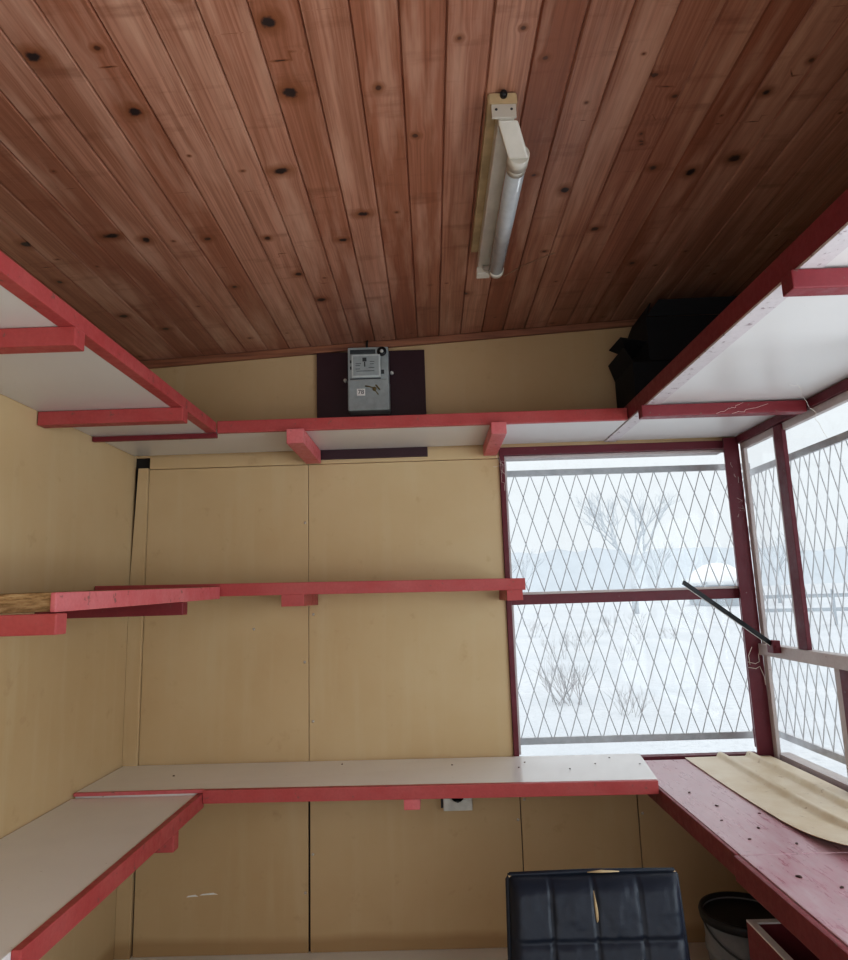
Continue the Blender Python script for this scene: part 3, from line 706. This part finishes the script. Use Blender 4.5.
o = MB().bar((.820, 1.462, .6405), (.853, 1.467, .6405), .009, .009, .003); o.tube([(.822, 1.467, .643), (.815, 1.475, .662)], .003, 6)
tag(o.build('wood_splinter', M['crumb'], None), 'largest brown splinter standing up on near end of the red counter', 'debris')
def threads(name, label, specs, rad=.0006):
    mb = MB()
    for pts in specs: mb.tube(pts, rad, 5)
    tag(mb.build(name, M['thread']), label, 'thread')
def wig(a, b, n, amp, seed):
    a, b = Vector(a), Vector(b); out = []
    for k in range(n+1):
        q = a.lerp(b, k/n); w = amp*math.sin(PI*k/n)
        out.append(q+Vector((w*mnoise.noise(Vector((k*.7, seed, 0))), w*mnoise.noise(Vector((k*.7, seed, 5))), w*mnoise.noise(Vector((k*.7, seed, 9)))-w*.25)))
    return out
threads('cobweb', 'pale cobweb threads on the upper part of the corner post', [wig((1.2, 2.667, 1.70), (1.235, 2.667, 1.66), 8, .03, 1), wig((1.205, 2.667, 1.62), (1.232, 2.667, 1.54), 8, .05, 2), wig((1.20, 2.667, 1.52), (1.23, 2.667, 1.60), 8, .04, 3), wig((1.20, 2.667, 1.76), (1.215, 2.667, 1.68), 8, .03, 4)], .0005)
threads('cobweb.001', 'pale cobweb strands at the top outer corner of the back window', [wig((.27, 2.68, 1.82), (.31, 2.68, 1.72), 8, .04, 6), wig((.285, 2.68, 1.80), (.30, 2.68, 1.66), 8, .03, 7), wig((.26, 2.68, 1.76), (.31, 2.68, 1.78), 6, .03, 8)], .0006)
threads('cobweb.002', 'single pale strand from the high shelf across the side window top', [wig((1.10, 1.95, 1.84), (1.225, 2.05, 1.70), 10, .02, 11), wig((1.06, 1.93, 1.835), (1.10, 1.95, 1.84), 5, .01, 12)], .0006)
threads('cobweb.003', 'curled threads under bracket of the high shelf near corner post', [wig((.93, 2.131, 1.808), (1.02, 2.131, 1.842), 12, .012, 14), wig((.98, 2.131, 1.806), (1.10, 2.131, 1.835), 12, .010, 15)], .0005)
loop = [(1.19+.036*math.cos(a), 2.655+.035*math.sin(a)*.2-.004, 1.01+.012*math.sin(a)) for a in [2*PI*k/20 for k in range(21)]]
threads('knotted_string', 'white string tied round the corner post below the window rail', [[(1.183, 2.664, .975), (1.21, 2.662, .968), (1.226, 2.664, .975)], [(1.183, 2.664, .955), (1.21, 2.662, .950), (1.226, 2.664, .958)], [(1.226, 2.664, .975), (1.222, 2.655, 1.00), (1.232, 2.650, 1.03)], [(1.226, 2.664, .957), (1.235, 2.655, .92), (1.236, 2.655, .89)], [(1.190, 2.664, .965), (1.182, 2.650, 1.00), (1.20, 2.655, 1.03)]], .0013)

# ------------------------------------------------------------------ outdoors
def terrain(x, y):
    d = math.hypot(x, y)
    return -.25+.18*mnoise.noise(Vector((x*.12, y*.12, 0)))+.05*mnoise.noise(Vector((x*.6, y*.6, 4)))*min(1, d/6)+.012*max(0, y-10)
rows = []
def gy(j): s = j/90; return -60+60*(1-(1-min(1, s*3))**1)+0 if False else (-30+s*33 if s < .5 else -13.5+((s-.5)/.5)**2.2*140)
for j in range(91):
    y = gy(j); row = []
    for i in range(101):
        s = (i/100-.5)*2; x = math.copysign(abs(s)**2.2*110, s)
        z = terrain(x, y)
        if -1.6 < x < 1.6 and -1.6 < y < 3.2: z = min(z, -.12)
        row.append((x, y, z))
    rows.append(row)
struct(MB().grid(rows).build('snow_ground', M['snow']))
def twigs(mb, p, d, ln, r, depth, rnd, spread):
    q = p+d*ln
    mb.tube([p, p.lerp(q, .5)+Vector((rnd.uniform(-1, 1), rnd.uniform(-1, 1), rnd.uniform(-.5, .5)))*ln*.05, q], [r, r*.85, r*.65], 4, False)
    if depth == 0: return
    for _ in range(rnd.choice((2, 3, 3))):
        nd = (d+Vector((rnd.uniform(-1, 1), rnd.uniform(-1, 1), rnd.uniform(-.3, .8)))*spread).normalized()
        twigs(mb, p.lerp(q, rnd.uniform(.5, 1)), nd, ln*rnd.uniform(.6, .8), r*.6, depth-1, rnd, spread)
def tree(x, y, h, label, mat, depth=5, seed=0, group=None):
    rnd = random.Random(seed); z = terrain(x, y)-.05
    t = thing('bare_tree', label, 'tree', (x, y, z), group)
    mb = MB(); r = h*.016; mb.tube([(x, y, z), (x, y, z+h*.3)], [r*1.3, r], 6); mb.build('trunk', mat, t)
    mb = MB()
    for k in range(4):
        d = Vector((rnd.uniform(-.6, .6), rnd.uniform(-.6, .6), 1)).normalized()
        twigs(mb, Vector((x, y, z+h*rnd.uniform(.22, .3))), d, h*.22, r*.55, depth-1, rnd, .55)
    mb.build('crown', mat, t)
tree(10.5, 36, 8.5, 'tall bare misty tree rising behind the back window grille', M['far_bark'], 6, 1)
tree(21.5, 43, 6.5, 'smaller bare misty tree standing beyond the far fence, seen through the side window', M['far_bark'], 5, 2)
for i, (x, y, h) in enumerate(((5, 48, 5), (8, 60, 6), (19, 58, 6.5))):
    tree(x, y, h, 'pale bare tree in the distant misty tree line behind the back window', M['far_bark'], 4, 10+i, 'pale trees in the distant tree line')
def bush(x, y, h, label, seed, n=16, mat='weed', group=None):
    rnd = random.Random(seed); mb = MB(); z = terrain(x, y)-.03
    for k in range(n):
        d = Vector((rnd.uniform(-.8, .8), rnd.uniform(-.8, .8), 1)).normalized()
        twigs(mb, Vector((x+rnd.uniform(-.3, .3)*h, y+rnd.uniform(-.3, .3)*h, z)), d, h*.45, h*.006, 2, rnd, .5)
    tag(mb.build('bare_bush', M[mat]), label, 'bush', group)
bush(1.7, 9.2, .75, 'largest snowy bush, low behind the grille nearest the tan wall', 31, 22)
bush(2.25, 8.3, .45, 'low twiggy bush beside the largest snowy bush', 32, 14)
for i, (x, y, h) in enumerate(((2.6, 15, .6), (3.4, 17, .7), (4.2, 19, .6), (4.0, 14.5, .45), (5.2, 18, .55), (5.6, 22, .7), (3.0, 21, .7), (7.0, 24, .8), (6.4, 19, .5))):
    bush(x, y, h, 'dry weed clump poking through the snow field beyond the window', 40+i, 9, 'weed', 'weed clumps in the snow field')
rows = []
for j in range(7):
    row = []
    for i in range(81):
        x = -130+i*4.0; v = j/6
        row.append((x, 128+v*14+8*mnoise.noise(Vector((x*.02, 2, 0))), -4+v*(13+3.5*mnoise.noise(Vector((x*.03, 7, 0)))+2.5*mnoise.noise(Vector((x*.13, 3, 0)))+1.2*mnoise.noise(Vector((x*.5, 9, 0))))))
    rows.append(row)
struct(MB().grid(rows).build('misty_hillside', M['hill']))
# snow-covered house
hx, hy = 17.3, 42.0; hz = terrain(hx, hy)-.30
t = thing('snowy_house', 'small pale house with thick snow on its roof in the mist', 'house', (hx, hy, hz))
MB().box(hx-1.3, hx+1.3, hy-1.3, hy+1.3, hz, hz+1.7).build('house_wall', M['house_wall'], t)
mb = MB(); mb.lathe((hx, hy, hz+1.6), [(1.75, -.1), (1.7, .2), (1.3, .75), (.75, 1.1), (.25, 1.22), (.01, 1.23)], 20); mb.build('snow_roof', M['snow_roof'], t)
MB().box(hx-.6, hx+.2, hy-1.33, hy-1.3, hz+.7, hz+1.3).build('window_opening', M['far_fence'], t)
# field fence seen through the side window
t = thing('field_fence', 'distant grey rail fence across the snow beyond the side window', 'fence', (14, 24, terrain(14, 24)))
zf = terrain(14, 22)
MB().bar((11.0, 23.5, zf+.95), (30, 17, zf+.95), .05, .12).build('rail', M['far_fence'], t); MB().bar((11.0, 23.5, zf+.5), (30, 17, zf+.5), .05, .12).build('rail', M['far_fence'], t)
for k in range(10):
    q = Vector((11.0, 23.5, 0)).lerp(Vector((30, 17, 0)), k/9); MB().box(q.x-.035, q.x+.035, q.y-.035, q.y+.035, zf-.3, zf+1.15).build('fence_post', M['far_fence'], t)

# ------------------------------------------------------------------ light
wd = bpy.data.worlds.new('World'); bpy.context.scene.world = wd; wd.use_nodes = True
nt = wd.node_tree; bg = nt.nodes['Background']
tc = nt.nodes.new('ShaderNodeTexCoord'); sp = nt.nodes.new('ShaderNodeSeparateXYZ'); L(nt, tc.outputs['Generated'], sp.inputs[0])
L(nt, ramp(nt, sp.outputs[2], [(0., (.43, .455, .475)), (.25, (.465, .485, .50)), (.9, (1., 1., 1.))]), bg.inputs[0]); bg.inputs[1].default_value = 2.0
def area(name, loc, rot, sx, sy, power, color=(1, 1, 1)):
    l = bpy.data.lights.new(name, 'AREA'); l.shape = 'RECTANGLE'; l.size = sx; l.size_y = sy; l.energy = power; l.color = color
    o = bpy.data.objects.new(name, l); COL.objects.link(o); o.location = loc; o.rotation_euler = rot; return o
area('doorway_daylight', (0.0, YF-.2, 1.1), (math.radians(100), 0, 0), 1.9, 1.2, 6, (1., .98, .95))
area('side_window_daylight', (XR+.50, .40, 1.15), (0, math.radians(104), 0), 1.3, 2.1, 50, (.88, .95, 1.))

# ------------------------------------------------------------------ camera
cam = bpy.data.cameras.new('Camera'); co = bpy.data.objects.new('Camera', cam); COL.objects.link(co)
f_px = 680.0; cam.sensor_width = 36; cam.sensor_fit = 'AUTO'; cam.lens = f_px/960*36
p, r, y = .16793, -.03068, .00733
cp, sp_ = math.cos(p), math.sin(p)
R = Matrix(((1, 0, 0), (0, -sp_, cp), (0, cp, sp_)))
R = Matrix(((math.cos(r), math.sin(r), 0), (-math.sin(r), math.cos(r), 0), (0, 0, 1))) @ R
R = R @ Matrix(((math.cos(y), math.sin(y), 0), (-math.sin(y), math.cos(y), 0), (0, 0, 1)))
m = Matrix((R[0], R[1], -R[2])).transposed().to_4x4(); m.translation = (0, 0, 1.26)
co.matrix_world = m; cam.clip_start = .02; cam.clip_end = 400
sc = bpy.context.scene; sc.camera = co
sc.view_settings.view_transform = 'Standard'; sc.view_settings.look = 'None'; sc.view_settings.exposure = 0.12
sc.view_settings.use_curve_mapping = True
cm = sc.view_settings.curve_mapping; cc = cm.curves[3]
cc.points.new(.04, .031); cc.points.new(.30, .318); cm.update()
for o in bpy.data.objects:
    if '_o' in o: del o['_o']
